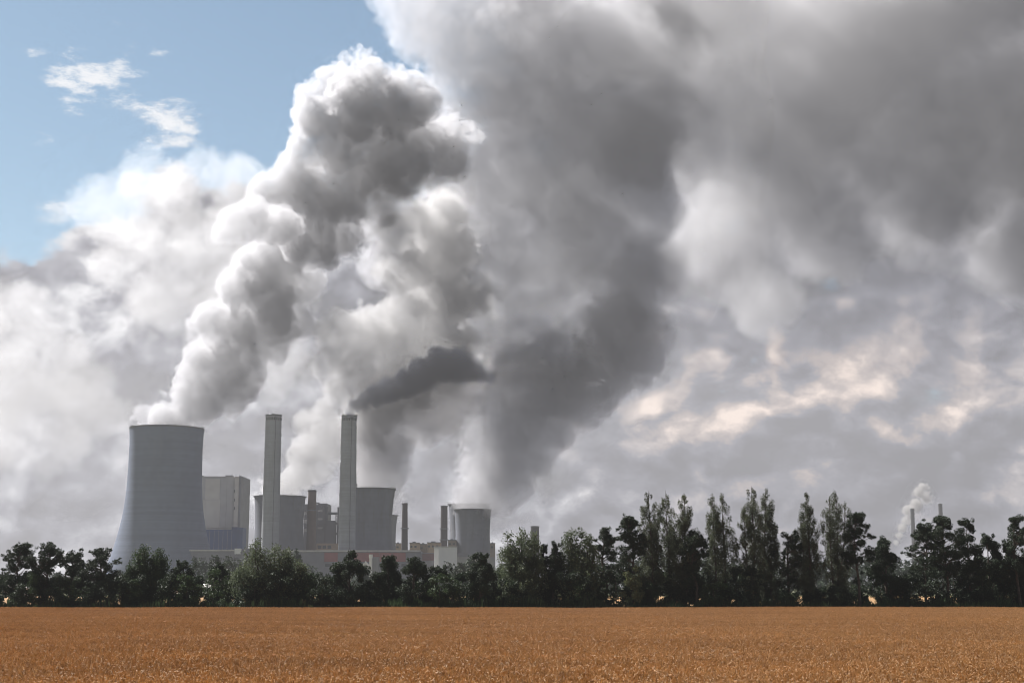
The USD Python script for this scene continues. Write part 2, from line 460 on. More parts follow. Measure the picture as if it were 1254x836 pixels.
def cooling_tower(u_top, v_top, Y, prof, mat, label, rim_px=1.5, rim_mat='rim_dark', seg=160, rib=.22, flare=0.0, ladder=None):
    """prof: (v, radius in px) from the top down"""
    xc = X(u_top, v_top, Y)
    zs = np.array([Z(v, Y) for v, r in prof])
    rs = np.array([r * (X(100 + 1, v, Y) - X(100, v, Y)) for v, r in prof])
    zz = np.linspace(0, zs[0], 30)
    from scipy.interpolate import PchipInterpolator
    rr = PchipInterpolator(zs[::-1], rs[::-1])(zz)
    t = thing('cooling_tower', label, 'cooling tower', (xc, Y, 0), 'cooling towers of the power station')
    outer = [(z, r, 1.0) for z, r in zip(zz, rr)]
    inner = [(z, r - .9, 0.0) for z, r in zip(zz[::-1], rr[::-1])]
    part(t, 'shell', lathe(outer + inner, seg, rib), M[mat], smooth=35)
    H, R = zz[-1], rr[-1]
    w = rim_px * .88
    part(t, 'rim', lathe([(H - w * .8, R + .3), (H - w * .5, R + .55 + flare), (H + .35, R + .65 + flare), (H + .35, R - 1.2), (H - w * .8, R - 1.2)], seg), M[rim_mat], smooth=30)
    # guard rail round the rim
    n = 72
    posts = [tube([(math.cos(a) * (R + .5 + flare), math.sin(a) * (R + .5 + flare), H + .3), (math.cos(a) * (R + .5 + flare), math.sin(a) * (R + .5 + flare), H + 1.45)], .05, 4) for a in np.arange(n) / n * 2 * np.pi]
    a = np.linspace(0, 2 * np.pi, n + 1)
    ring = tube(np.stack([np.cos(a) * (R + .5 + flare), np.sin(a) * (R + .5 + flare), np.full(n + 1, H + 1.45)], -1), .06, 4)
    part(t, 'guard_rail', cat(posts + [ring]), M['steel'])
    return t, H, R


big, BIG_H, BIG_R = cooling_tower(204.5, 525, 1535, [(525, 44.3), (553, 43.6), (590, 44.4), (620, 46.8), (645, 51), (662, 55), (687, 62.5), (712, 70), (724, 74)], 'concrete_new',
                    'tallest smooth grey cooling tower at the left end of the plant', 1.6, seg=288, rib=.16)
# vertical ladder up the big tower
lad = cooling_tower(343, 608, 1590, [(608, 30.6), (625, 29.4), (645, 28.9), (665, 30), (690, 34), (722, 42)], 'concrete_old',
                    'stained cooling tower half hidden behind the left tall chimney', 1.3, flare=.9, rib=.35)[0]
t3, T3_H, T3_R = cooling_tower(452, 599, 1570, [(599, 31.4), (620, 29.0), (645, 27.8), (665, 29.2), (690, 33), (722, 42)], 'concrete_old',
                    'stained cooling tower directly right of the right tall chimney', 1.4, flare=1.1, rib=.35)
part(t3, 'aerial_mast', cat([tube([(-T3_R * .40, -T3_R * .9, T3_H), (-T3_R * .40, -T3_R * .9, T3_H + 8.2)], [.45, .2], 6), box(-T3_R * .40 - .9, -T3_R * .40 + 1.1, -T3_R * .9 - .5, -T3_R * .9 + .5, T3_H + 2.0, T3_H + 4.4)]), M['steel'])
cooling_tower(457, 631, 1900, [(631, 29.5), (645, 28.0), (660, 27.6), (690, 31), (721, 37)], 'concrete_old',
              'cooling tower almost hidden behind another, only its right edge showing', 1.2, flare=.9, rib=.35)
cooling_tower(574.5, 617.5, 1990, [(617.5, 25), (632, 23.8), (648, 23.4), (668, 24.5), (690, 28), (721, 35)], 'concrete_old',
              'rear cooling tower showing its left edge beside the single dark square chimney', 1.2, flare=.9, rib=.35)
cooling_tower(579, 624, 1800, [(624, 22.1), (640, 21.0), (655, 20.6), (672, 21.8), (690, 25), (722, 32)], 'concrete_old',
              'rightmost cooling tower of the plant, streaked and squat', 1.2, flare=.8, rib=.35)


def chimney(name, label, u_top, u_base, v_top, hw_top, hw_base, Y, mat, cap_mat, cap_px=1.5, rings=(), slots=0, ladder=False, seg=48, bands=(), group=None):
    xc = X((u_top), v_top, Y)
    s = X(101, 650, Y) - X(100, 650, Y)
    H = Z(v_top, Y)
    r0, r1 = hw_base * s, hw_top * s
    t = thing(name, label, 'chimney', (xc, Y, 0), group)
    w = cap_px * s
    part(t, 'shaft', lathe([(0, r0)] + [(H * k / 8, r0 + (r1 - r0) * k / 8) for k in range(1, 8)] + [(H - w, r1), (H - w, r1 - 1.0), (0, r0 - 1.0)], seg), M[mat], smooth=35)
    part(t, 'cap', lathe([(H - w, r1 + .15), (H - w * .6, r1 + .45), (H, r1 + .45), (H, r1 - 1.0), (H - w, r1 - 1.0)], seg), M[cap_mat], smooth=30)
    part(t, 'flue', lathe([(H - 4, r1 * .7), (H + .3, r1 * .7), (H + .3, r1 * .62), (H - 4, r1 * .62)], 32), M['rim_dark'], smooth=30)
    for z in rings:
        zz = Z(z, Y)
        rr = r0 + (r1 - r0) * zz / H
        part(t, 'platform', lathe([(zz - .3, rr - .2), (zz - .2, rr + 1.3), (zz + 1.0, rr + 1.3), (zz + 1.0, rr + 1.1), (zz, rr + .9), (zz, rr - .2)], seg), M['steel'], smooth=30)
    for k in range(slots):
        a = 2 * np.pi * (k + .5) / slots
        rr = r1 + .02
        b = box(-.55, .55, -.25, .2, 0, 3.0)
        b.apply_transform(trimesh.transformations.rotation_matrix(a + np.pi / 2, [0, 0, 1]))
        b.apply_translation([math.cos(a) * rr, math.sin(a) * rr, H - w - 4.6])
        part(t, 'vent', b, M['opening'])
    if ladder:
        a = -np.pi / 2 + .42
        L = []
        for z0 in np.arange(8, H - 6, 3.0):
            pass
        for da in (-.02, .02):
            L.append(tube([(math.cos(a + da) * (r0 + (r1 - r0) * z / H + .35), math.sin(a + da) * (r0 + (r1 - r0) * z / H + .35), z) for z in (4, H * .5, H - 1.5)], .08, 4))
        for z in np.arange(4, H - 2, 2.4):
            rr = r0 + (r1 - r0) * z / H + .35
            c = np.array([math.cos(a) * rr, math.sin(a) * rr, z]); tdir = np.array([-math.sin(a), math.cos(a), 0])
            L.append(tube([c - tdir * .25, c + tdir * .25], .06, 4))
        part(t, 'ladder', cat(L), M['opening'])
    return t, H, r1, xc


chL = chimney('concrete_chimney', 'tall pale concrete chimney, the left of the tall pair', 335.2, 332, 508, 9.7, 11.2, 1520, 'chimney_concrete', 'rim_dark', 1.6, slots=22, ladder=True, group='tall concrete chimneys')
chR = chimney('concrete_chimney', 'tall pale concrete chimney with soot-streaked top, right of the tall pair', 427.7, 424.5, 508.5, 9.4, 10.9, 1500, 'chimney_concrete', 'rim_dark', 1.6, slots=20, ladder=True, group='tall concrete chimneys')
chimney('brown_chimney', 'brown round chimney rising from the grey boiler block', 382.5, 381, 600, 4.9, 6.6, 1600, 'chimney_brown', 'chimney_dark', 2.2, rings=(625,))
chimney('dark_chimney', 'slim dark tapering chimney with smoking top between the towers', 496, 496, 616, 3.2, 5.0, 1680, 'chimney_dark', 'chimney_dark', 2.0, rings=(647,), group='dark slim chimneys')
chimney('dark_chimney', 'dark straight chimney on the left flank of the rightmost cooling towers', 544, 543.5, 619, 4.1, 4.7, 1860, 'chimney_dark', 'rim_dark', 1.5, rings=(647.5, 661), group='dark slim chimneys')
chimney('dark_chimney', 'short dark chimney top peeping over the trees right of the plant', 655, 655, 644, 5.0, 5.4, 1900, 'chimney_black', 'rim_dark', 1.5, rings=(), group='dark slim chimneys')
chimney('distant_chimney', 'thin distant chimney, the left of the far pair beside the white steam', 1117, 1117, 622.5, 2.3, 2.8, 3200, 'chimney_black', 'rim_dark', 1.5, rings=(657,), seg=24, group='far chimneys on the right horizon')
chimney('distant_chimney', 'thin distant chimney, the right and taller of the far pair', 1151.3, 1151, 616.5, 2.4, 2.9, 3200, 'chimney_black', 'rim_dark', 1.5, rings=(), seg=24, group='far chimneys on the right horizon')


def blk(u0, u1, v0, v1, Y, depth, base=False):
    """a box whose front face covers u0..u1, v0..v1 at distance Y"""
    vm = (v0 + v1) / 2
    return [X(u0, vm, Y), X(u1, vm, Y), Y, Y + depth, 0.0 if base else Z(v1, Y), Z(v0, Y)]


def local(b, o):
    b = list(b)
    return box(b[0] - o[0], b[1] - o[0], b[2] - o[1], b[3] - o[1], b[4], b[5])


# pale boiler house behind the big tower
Yb = 1660
o = (X(268, 640, Yb), Yb)
t = thing('boiler_house', 'tall pale boiler house beside the biggest cooling tower', 'building', (*o, 0))
part(t, 'hall', local(blk(232, 285.2, 583.6, 720, Yb, 70, True), o), M['cladding_grey'])
sx = X(286, 620, Yb) - X(285, 620, Yb)
for (a, b, c, d, m) in ((233, 251.3, 586, 611.3, 'cladding_grey'), (251.5, 269.3, 586, 611.3, 'cladding_pale'), (233, 251.3, 611.8, 646, 'cladding_pale'), (251.5, 269.3, 611.8, 646, 'cladding_pale'), (270.0, 277.2, 584.5, 646, 'cladding_grey'), (277.5, 285, 584.5, 646, 'cladding_grey')):
    B = blk(a, b, c, d, Yb, 0); B[2] -= .45; B[3] += .1
    part(t, 'wall_panel', local(B, o), M[m])
part(t, 'stair_tower', local(blk(285.4, 290.5, 583.2, 720, Yb - 3, 60, True), o), M['cladding_pale'])
part(t, 'lift_shaft', local(blk(290.6, 293.3, 582.4, 720, Yb - 2, 58, True), o), M['cladding_slate'])
for v in (601, 612, 622):
    B = blk(286.6, 287.6, v - 1.7, v + 1.7, Yb - 3, 0); B[2] -= .2; B[3] += .05
    part(t, 'window', local(B, o), M['window'])
part(t, 'roof_unit', local(blk(276, 284, 581.6, 583.7, Yb + 6, 12), o), M['steel'])
part(t, 'roof_unit', local(blk(246, 248.4, 582.0, 583.7, Yb + 6, 12), o), M['steel'])
for u in (284, 288.8, 292.8):
    B = blk(u, u + .35, 580.3, 584, Yb + 8, .4)
    part(t, 'aerial', local(B, o), M['steel'])
part(t, 'parapet', local(blk(232, 285.2, 582.9, 583.5, Yb + .3, 69), o), M['roof_edge'])
# blue-grey annex in front of it
Ya = 1630
o = (X(272, 660, Ya), Ya)
t = thing('turbine_annex', 'dark blue clad block in front of the pale boiler house', 'building', (*o, 0))
part(t, 'hall', local(blk(236, 289.2, 648.2, 720, Ya, 24, True), o), M['cladding_blue'])
part(t, 'stair_tower', local(blk(289.4, 296.2, 645.6, 720, Ya - 2, 22, True), o), M['cladding_blue'])
part(t, 'roof_unit', local(blk(284, 291, 645.0, 648.3, Ya + 5, 8), o), M['cladding_blue'])
for k in range(7):
    B = blk(251 + k * 5.4, 251.5 + k * 5.4, 649, 675, Ya, 0); B[2] -= .25; B[3] += .05
    part(t, 'cladding_rib', local(B, o), M['cladding_slate'])
# long low hall with roof edge
Yc = 1500
o = (X(270, 690, Yc), Yc)
t = thing('long_hall', 'long low slate hall with pale roof edge below the blue block', 'building', (*o, 0))
part(t, 'hall', local(blk(200, 318, 674.5, 720, Yc, 22, True), o), M['cladding_slate'])
for a, b in ((214, 232), (232.4, 251), (251.4, 271), (271.4, 287)):
    B = blk(a, b, 672.6, 674.4, Yc, 2); B[2] -= .6; B[3] += 1.0
    part(t, 'roof_edge', local(B, o), M['roof_edge'])
part(t, 'stair_head', local(blk(287.3, 294.6, 671.2, 678, Yc - 1.5, 8), o), M['white_clad'])
part(t, 'roof_unit', local(blk(296, 312, 671.5, 674.6, Yc + 4, 12), o), M['cladding_slate'])
for k in range(9):
    B = blk(206 + k * 10, 212 + k * 10, 682, 685.5, Yc, 0); B[2] -= .15; B[3] += .05
    part(t, 'window', local(B, o), M['window'])
# grey boiler block with open steelwork between the chimneys
Yd = 1640
o = (X(390, 650, Yd), Yd)
t = thing('boiler_block', 'dark grey stepped boiler block between the two tall chimneys', 'building', (*o, 0))
part(t, 'hall', local(blk(371.5, 388, 617, 720, Yd, 40, True), o), M['cladding_slate'])
part(t, 'hall', local(blk(388.3, 399.2, 616, 720, Yd - 2, 40, True), o), M['cladding_slate'])
part(t, 'stair_tower', local(blk(396.6, 399.9, 619.5, 720, Yd - 5, 8, True), o), M['block_dark'])
part(t, 'roof_unit', local(blk(386.5, 390.5, 614.6, 616.0, Yd + 2, 8), o), M['steel'])
part(t, 'annex', local(blk(397.8, 408.9, 637.2, 720, Yd - 12, 20, True), o), M['block_dark'])
part(t, 'bunker_tower', local(blk(412.2, 417.5, 620.6, 720, Yd - 4, 18, True), o), M['block_dark'])
for v0, v1 in ((626.8, 629.6), (639.6, 641.6), (651.6, 654.2)):
    part(t, 'conveyor_bridge', local(blk(399.5 if v0 < 630 else 408.5, 412.6, v0, v1, Yd + 4, 6), o), M['steel'])
for u in (409.6, 411.0):
    part(t, 'steel_column', local(blk(u, u + .5, 629, 720, Yd + 6, 1.2, True), o), M['steel'])
for v0 in (624, 634, 645):
    B = blk(389.2, 395, v0, v0 + 2.4, Yd - 2, 0); B[2] -= .15; B[3] += .05
    part(t, 'louvre', local(B, o), M['cladding_grey'])
    B = blk(372.5, 375.5, v0 + 2, v0 + 6, Yd, 0); B[2] -= .15; B[3] += .05
    part(t, 'louvre', local(B, o), M['cladding_grey'])
# ochre service row behind the red hall
Ye = 1560
o = (X(400, 670, Ye), Ye)
t = thing('service_block', 'low ochre brick block at the foot of the stepped boiler block', 'building', (*o, 0))
part(t, 'hall', local(blk(387, 415, 665, 720, Ye, 14, True), o), M['ochre'])
for u in (389, 395, 401):
    B = blk(u, u + 4.6, 667.4, 671.4, Ye, 0); B[2] -= .15; B[3] += .05
    part(t, 'window', local(B, o), M['window'])
Yr = 1480
o = (X(430, 690, Yr), Yr)
t = thing('machine_hall', 'long machine hall with dark red panels along the plant front', 'building', (*o, 0))
part(t, 'hall', local(blk(330, 515.4, 674.6, 720, Yr, 30, True), o), M['cladding_slate'])
seg = [(397.2, 413.6, 'cladding_red'), (434, 452.5, 'cladding_red'), (452.9, 464.5, 'cladding_red'), (464.9, 480.5, 'cladding_red'), (480.9, 496.8, 'cladding_red'), (497.2, 514.8, 'cladding_slate'), (331, 352, 'cladding_slate'), (352.4, 374, 'cladding_slate'), (374.4, 396.8, 'cladding_slate'), (414, 433.6, 'cladding_slate')]
for a, b, m in seg:
    B = blk(a, b, 676.2, 687.4, Yr, 0); B[2] -= .4; B[3] += .1
    part(t, 'wall_panel', local(B, o), M[m])
for a, b in ((331, 390), (390.4, 450), (450.4, 515)):
    B = blk(a, b, 673.2, 675.4, Yr, 1); B[2] -= .9
    part(t, 'roof_edge', local(B, o), M['roof_edge'])
for k in range(11):
    B = blk(398 + k * 10.4, 405 + k * 10.4, 690, 693.5, Yr, 0); B[2] -= .15; B[3] += .05
    part(t, 'window', local(B, o), M['window'])
t = thing('maroon_hall', 'short maroon hall wing left of the white cube building', 'building', (X(523, 680, 1500), 1500, 0))
o = (X(523, 680, 1500), 1500)
part(t, 'hall', local(blk(515.8, 531.5, 676.4, 720, 1500, 26, True), o), M['block_grey'])
B = blk(516, 531.2, 677.5, 686, 1500, 0); B[2] -= .4; B[3] += .1
part(t, 'wall_panel', local(B, o), M['cladding_maroon'])
# ochre blocks on the skyline
for (a, b, v, Y, m, lab) in ((484.5, 490.5, 665.5, 1790, 'ochre', 'ochre block left of the slim smoking chimney foot'), (501.5, 513.5, 664.8, 1790, 'ochre', 'ochre flat-roofed block right of the slim smoking chimney'), (514.0, 522.6, 666.4, 1800, 'ochre_dark', 'darker flat block in the middle of the ochre row'), (523.0, 539.4, 664.4, 1790, 'ochre', 'widest ochre block left of the dark straight chimney'), (548.5, 558.6, 661.5, 1780, 'ochre_dark', 'brown block between dark chimney and rightmost cooling tower'), (600.2, 606.2, 665.4, 1760, 'ochre_dark', 'narrow brown stub building right of the rightmost cooling tower')):
    o = (X((a + b) / 2, 670, Y), Y)
    t = thing('ochre_block', lab, 'building', (*o, 0), 'flat ochre blocks along the plant skyline')
    part(t, 'hall', local(blk(a, b, v, 720, Y, 18, True), o), M[m])
    part(t, 'parapet', local(blk(a - .2, b + .2, v - .9, v - .05, Y - .4, 18.8), o), M['rim_dark'])
    part(t, 'roof_unit', local(blk(a + (b - a) * .3, a + (b - a) * .62, v - 2.0, v - 1.0, Y + 5, 6), o), M['steel'])
    for k in range(max(1, int((b - a) / 5))):
        B = blk(a + 1 + k * 5, a + 3.6 + k * 5, v + 3, v + 5.4, Y, 0); B[2] -= .15; B[3] += .05
        part(t, 'window', local(B, o), M['window'])
# white cube building, turned so that two faces show
Yw = 1470
o = (X(538, 690, Yw), Yw)
t = thing('white_building', 'bright white windowless cube building in front of the right towers', 'building', (*o, 0))
pl = Polygon([(X(531, 690, Yw) - o[0], 8), (X(537.4, 690, Yw) - o[0], 0), (X(559.6, 690, Yw) - o[0], 3), (X(554, 690, Yw) - o[0], 18)])
w = trimesh.creation.extrude_polygon(pl, Z(669.6, Yw), engine='earcut')
part(t, 'hall', w, M['white_clad'])
w2 = trimesh.creation.extrude_polygon(pl.buffer(.35, join_style=2), .9, engine='earcut'); w2.apply_translation([0, 0, Z(669.6, Yw) + .003])
part(t, 'roof_edge', w2, M['roof_edge'])
# pump house with railings at the foot of the right tower
Yp = 1720
o = (X(580, 690, Yp), Yp)
t = thing('pump_house', 'low grey pump house with roof railings below the rightmost tower', 'building', (*o, 0))
part(t, 'hall', local(blk(559, 606, 681.5, 720, Yp, 20, True), o), M['block_grey'])
part(t, 'door_panel', local([*blk(572.5, 583, 684, 700, Yp, .1)[:2], Yp - .4, Yp + .1, 0, Z(684, Yp)], o), M['cladding_pale'])
rail = []
for u in np.arange(559, 600, 1.6):
    rail.append(local(blk(u, u + .25, 677.8, 681.5, Yp + .5, .3), o))
for v in (677.6, 679.4):
    rail.append(local(blk(559, 600, v, v + .3, Yp + .4, .25), o))
part(t, 'roof_railing', cat(rail), M['steel'])
for u in (561, 567, 575, 585, 592):
    part(t, 'roof_unit', local(blk(u, u + 4.4, 676.2 + (u % 3), 681.6, Yp + 5, 8), o), M['block_dark'])
# white vent stack and curved duct in front of the red hall
Ys = 1400
o = (X(454, 690, Ys), Ys)
t = thing('vent_stack', 'small white vent stack with curved duct before the red panels', 'duct', (*o, 0))
sx = X(455, 690, Ys) - X(454, 690, Ys)
part(t, 'stack', lathe([(0, 1.5), (Z(680.5, Ys) - 2, 1.5), (Z(680.5, Ys) - 2, 1.9), (Z(678.6, Ys), 1.9), (Z(678.6, Ys), 1.2), (0, 1.2)], 20), M['silo'], smooth=30)
zt = Z(688, Ys)
part(t, 'duct', tube([(-1.2, 0, zt - 7), (-3.0, -.5, zt - 3), (-5.2, -.5, zt), (-7.4, -.5, zt - 2.5), (-8.2, -.5, zt - 7), (-8.2, -.5, 0)], 1.6, 10), M['silo'], smooth=30)
part(t, 'housing', local(blk(455.6, 463.2, 681.5, 720, Ys + 1.5, 9, True), o), M['block_grey'])
# pale sheds seen through the trees on the left
for (a, b, v0, v1, Y, lab) in ((2, 36, 719.6, 723.2, 620, 'low white shed glimpsed under the leftmost tree crowns'), (212, 236, 719.8, 723.0, 640, 'low white shed glimpsed beside the small round tree left of centre'), (240, 281, 718.6, 722.4, 660, 'low white shed glimpsed in the gap before the bushy willow')):
    o = (X((a + b) / 2, 720, Y), Y)
    t = thing('white_shed', lab, 'shed', (*o, 0))
    x0, x1 = X(a, 721, Y) - o[0], X(b, 721, Y) - o[0]
    z1 = max(Z(v0, Y), 3.2)
    part(t, 'wall', box(x0, x1, 0, 9, 0, z1), M['white_clad'])
    rp = Polygon([(-.4, 0), (9.4, 0), (4.5, 1.6)])
    r = trimesh.creation.extrude_polygon(rp, x1 - x0 + .6, engine='earcut')
    r.apply_transform(np.array([[0, 0, 1, x0 - .3], [1, 0, 0, 0], [0, 1, 0, z1 + .003], [0, 0, 0, 1.]]))
    part(t, 'roof', r, M['roof_edge'])


# ------------------------------------------------------------------ trees
def leaf_mesh(C, n, size, seed, up=.25, droop=0.0, power=.45, slim=.5):
    """n leaf sprays (rhombs) spread through the ellipsoid clumps C = (x, y, z, rxy, rz)"""
    rng = np.random.default_rng(seed)
    C = np.asarray(C, float)
    vol = C[:, 3] ** 2 * C[:, 4]
    wgt = vol ** .72
    i = rng.choice(len(C), n, p=wgt / wgt.sum())
    d = rng.normal(size=(n, 3)); d /= np.linalg.norm(d, axis=1, keepdims=True)
    r = rng.random(n) ** power
    P = C[i, :3] + d * (r[:, None] * np.stack([C[i, 3], C[i, 3], C[i, 4]], 1))
    nr = rng.normal(size=(n, 3)); nr[:, 2] += up; nr /= np.linalg.norm(nr, axis=1, keepdims=True)
    a = rng.normal(size=(n, 3)); a[:, 2] -= droop
    a -= nr * (a * nr).sum(1, keepdims=True); a /= np.linalg.norm(a, axis=1, keepdims=True)
    b = np.cross(nr, a)
    s = size * rng.uniform(.55, 1.4, n)[:, None]
    V = np.stack([P + a * s * .6, P + b * s * slim * .5 + nr * s * .06, P - a * s * .6, P - b * s * slim * .5 + nr * s * .06], 1).reshape(-1, 3)
    k = np.arange(n)[:, None] * 4
    F = np.vstack([k + [0, 1, 2], k + [0, 2, 3]])
    return V, F


def crown_clumps(kind, H, R, rng, x0=0.0):
    """clumps (x, y, z, rxy, rz) and limb lines (points, radii)"""
    C, L = [], []
    if kind == 'poplar':
        zs = np.arange(.10 * H, H * .975, .34)
        sway = rng.uniform(-.25, .25, 2)
        for z in zs:
            t = z / H
            w = R * min(1, .55 + 1.1 * t) * max(0., 1 - (max(0, t - .50) / .51) ** 1.7) ** .8 * (.62 + .75 * meshkit.noise(np.array([[z * .55, R * 7, x0 + H]]), 5)[0]) + .15
            cx, cy = sway[0] * math.sin(t * 5), sway[1] * math.sin(t * 4 + 1)
            for q in range(3 if t < .75 else 2):
                if rng.random() < .16:
                    continue
                a = rng.uniform(0, 2 * np.pi); rr = w * rng.uniform(.25, 1.0)
                r = rng.uniform(.26, .62) * (1.0 if t < .85 else .65)
                C.append((cx + math.cos(a) * rr, cy + math.sin(a) * rr, z + rr * .3, r, r * rng.uniform(1.2, 2.2)))
                if rng.random() < .35:
                    L.append(([(cx, cy, z - rr * 1.0), (cx + math.cos(a) * rr * .6, cy + math.sin(a) * rr * .6, z - rr * .2), (cx + math.cos(a) * rr, cy + math.sin(a) * rr, z + rr * .5)], [.05, .035, .015]))
        L.append(([(sway[0] * math.sin(t * 5), sway[1] * math.sin(t * 4 + 1), t * H) for t in np.linspace(0, 1.0, 9)], np.linspace(.20, .02, 9)))
    elif kind == 'alder':
        # open crown of flat leafy shelves on a forked trunk
        n = int(34 + R * 9)
        fork = [(0, 0, 0), (rng.uniform(-.4, .4), 0, H * .3), (rng.uniform(-.6, .6), 0, H * .6), (rng.uniform(-.5, .5), 0, H * .93)]
        L.append((fork, [.24, .19, .13, .05]))
        for k in range(n):
            t = rng.beta(2.2, 1.25)
            z = H * (.24 + .74 * t)
            w = R * (.55 + .65 * math.sin(min(1, t * 1.15) * np.pi * .82)) * (1.0 if t < .85 else .75)
            a = rng.uniform(0, 2 * np.pi); rr = w * rng.uniform(.15, 1.0) ** .7
            if t > .88:
                rr *= .65
            r = rng.uniform(.38, .85)
            p = (math.cos(a) * rr, math.sin(a) * rr, z)
            C.append((*p, r, r * rng.uniform(.6, .95)))
            for q in range(2):
                C.append((p[0] + rng.normal() * r * .8, p[1] + rng.normal() * r * .8, p[2] + rng.normal() * .4, r * .5, r * .42))
            zb = z - rr * rng.uniform(.35, .7) - .2
            xb = np.interp(zb, [f[2] for f in fork], [f[0] for f in fork])
            L.append(([(xb, 0, zb), (p[0] * .55 + xb * .4, p[1] * .55, zb + (z - zb) * .55), p], [.075, .05, .02]))
    elif kind == 'willow':
        # several upright, soft domes melting together
        heads = [(rng.uniform(-.5, .5) * R, rng.uniform(-.5, .5) * R, H * rng.uniform(.66, .96), R * rng.uniform(.60, .85)) for k in range(4)] + [(0, 0, H * .985, R * .6)]
        for hx, hy, hz, hr in heads:
            L.append(([(0, 0, 0), (hx * .35, hy * .35, H * .3), (hx * .8, hy * .8, hz * .7), (hx, hy, hz * .97)], [.2, .15, .09, .03]))
            for z in np.arange(H * .10, hz, .42):
                t = (z - H * .1) / (hz - H * .1)
                w = hr * (1.5 - .4 * t) * math.sqrt(max(.02, 1 - max(0, (t - .45) / .56) ** 2))
                for q in range(4):
                    a = rng.uniform(0, 2 * np.pi); rr = w * rng.uniform(.35, 1.1)
                    r = rng.uniform(.35, .8)
                    C.append((hx * min(1, t * 1.6 + .25) + math.cos(a) * rr, hy * min(1, t * 1.6 + .25) + math.sin(a) * rr, z, r, r * 1.15))
    elif kind == 'round':
        L.append(([(0, 0, 0), (rng.uniform(-.2, .2), 0, H * .5), (0, 0, H * .92)], [.22, .14, .03]))
        n = int(30 + 9 * R * H / 6)
        for k in range(n):
            t = rng.uniform(0.04, .96)
            w = R * (math.sin(np.pi * min(1, (t * .86 + .14)) ** .85) ** .7 if t < .97 else .2)
            a = rng.uniform(0, 2 * np.pi); rr = w * rng.uniform(.45, 1.0)
            r = rng.uniform(.45, .95) * (1 if t < .85 else .62)
            p = (math.cos(a) * rr, math.sin(a) * rr, H * t)
            C.append((*p, r, r * rng.uniform(.7, 1.1)))
            if rng.random() < .45:
                L.append(([(0, 0, max(.3, p[2] - rr * .9)), (p[0] * .6, p[1] * .6, p[2] - rr * .25), p], [.06, .04, .015]))
        for k in range(7):
            C.append((rng.normal() * .25 * R, rng.normal() * .2 * R, H * rng.uniform(.92, 1.0), .32, .42))
    elif kind == 'bush':
        L.append(([(0, 0, 0), (.1, 0, H * .4), (0, .1, H * .8)], [.10, .07, .02]))
        n = int(14 + 8 * R)
        for k in range(n):
            t = rng.uniform(.05, .95)
            w = R * math.sqrt(max(.05, 1 - (max(0, t - .25) / .78) ** 2))
            a = rng.uniform(0, 2 * np.pi); rr = w * rng.uniform(.2, 1.0)
            r = rng.uniform(.4, .8)
            C.append((math.cos(a) * rr, math.sin(a) * rr, H * t, r, r * .85))
    return C, L


TREE_SEED = [100]
TREES = []


def tree(u, v_top, hw, kind, mat, label, Y=212., name=None, n=None, size=.21, group=None, spires=None, density=1.0, bark='bark', category='tree', dens_n=None):
    TREE_SEED[0] += 1
    rng = np.random.default_rng(TREE_SEED[0])
    s = Y / F_PX
    xb = X(u, 735, Y)
    H = Z(v_top, Y)
    R = hw * s
    if not name:
        TREES.append((u, label))
    t = thing(name or {'poplar': 'poplar_tree', 'alder': 'alder_tree', 'willow': 'willow_tree', 'round': 'broadleaf_tree', 'bush': 'shrub'}[kind], label, category, (xb, Y, 0), group)
    C, L = [], []
    for (du, vt, w) in (spires or [(0, v_top, hw)]):
        c, l = crown_clumps(kind, Z(vt, Y), w * s * (1.38 if kind == 'poplar' else 1.14), rng)
        dx = du * s
        dy = rng.uniform(-1, 1) if spires else 0
        zt = Z(vt, Y)
        C += [(x + dx * min(1, .35 + z / zt), yy + dy, z, a, b) for x, yy, z, a, b in c]
        L += [([(p[0] + dx * min(1, .35 + p[2] / zt), p[1] + dy, p[2]) for p in pts], rad) for pts, rad in l]
    if kind == 'willow':
        size = max(size, .31)
    area = sum(math.pi * c[3] * c[4] for c in C)
    n = n or int({'poplar': 72, 'alder': 70, 'willow': 78, 'round': 95, 'bush': 80}[kind] * area * density * (.3 / size) ** 2)
    n = min(n, 26000)
    V, F = leaf_mesh(C, n, size, TREE_SEED[0], droop={'poplar': .6, 'willow': 1.0}.get(kind, .2), power={'alder': .5}.get(kind, .4), slim=.42 if kind in ('poplar', 'willow') else .62)
    part(t, 'crown', (V, F), M[mat])
    main = max(L, key=lambda l: l[1][0])
    part(t, 'trunk', tube(main[0], main[1], 7), M[bark], smooth=True)
    rest = [tube(p, r, 4) for p, r in L if p is not main[0]]
    if rest:
        part(t, 'branches', cat(rest), M[bark])
    return t


# the row at the far edge of the field, left to right
T = tree
T(20, 666, 17, 'alder', 'leaf_dark', 'leftmost dark open-crowned tree of the row', 214)
T(56, 665, 16, 'alder', 'leaf_dark', 'dark flat-topped tree, second from the left edge', 211)
T(89, 677, 15, 'alder', 'leaf_dark', 'lower dark tree between two taller ones left of the big tower', 215)
T(121, 673, 16, 'alder', 'leaf_dark', 'dark tree leaning right beside the foot of the big cooling tower', 212)
T(176, 668, 25, 'willow', 'leaf_green', 'grey-green several-peaked tree in front of the big cooling tower', 213, spires=[(-3, 668, 17), (14, 672, 12), (-15, 690, 13)])
T(223, 687, 17, 'round', 'leaf_dark', 'small round tree right of the peaked grey-green tree', 214)
T(268, 690, 15, 'round', 'leaf_dark', 'small dark tree touching the left of the broad willow', 216)
T(325, 661, 34, 'willow', 'leaf_willow', 'broad soft grey-green tree below the left tall chimney', 212, spires=[(-11, 661, 18), (9, 668, 18), (22, 672, 14), (42, 686, 12), (-28, 690, 14)], density=.8)
T(427, 676, 26, 'round', 'leaf_dark', 'dark rounded tree below the right tall chimney', 211)
T(474, 680, 18, 'round', 'leaf_dark', 'dark tree between two broader ones under the red hall', 214)
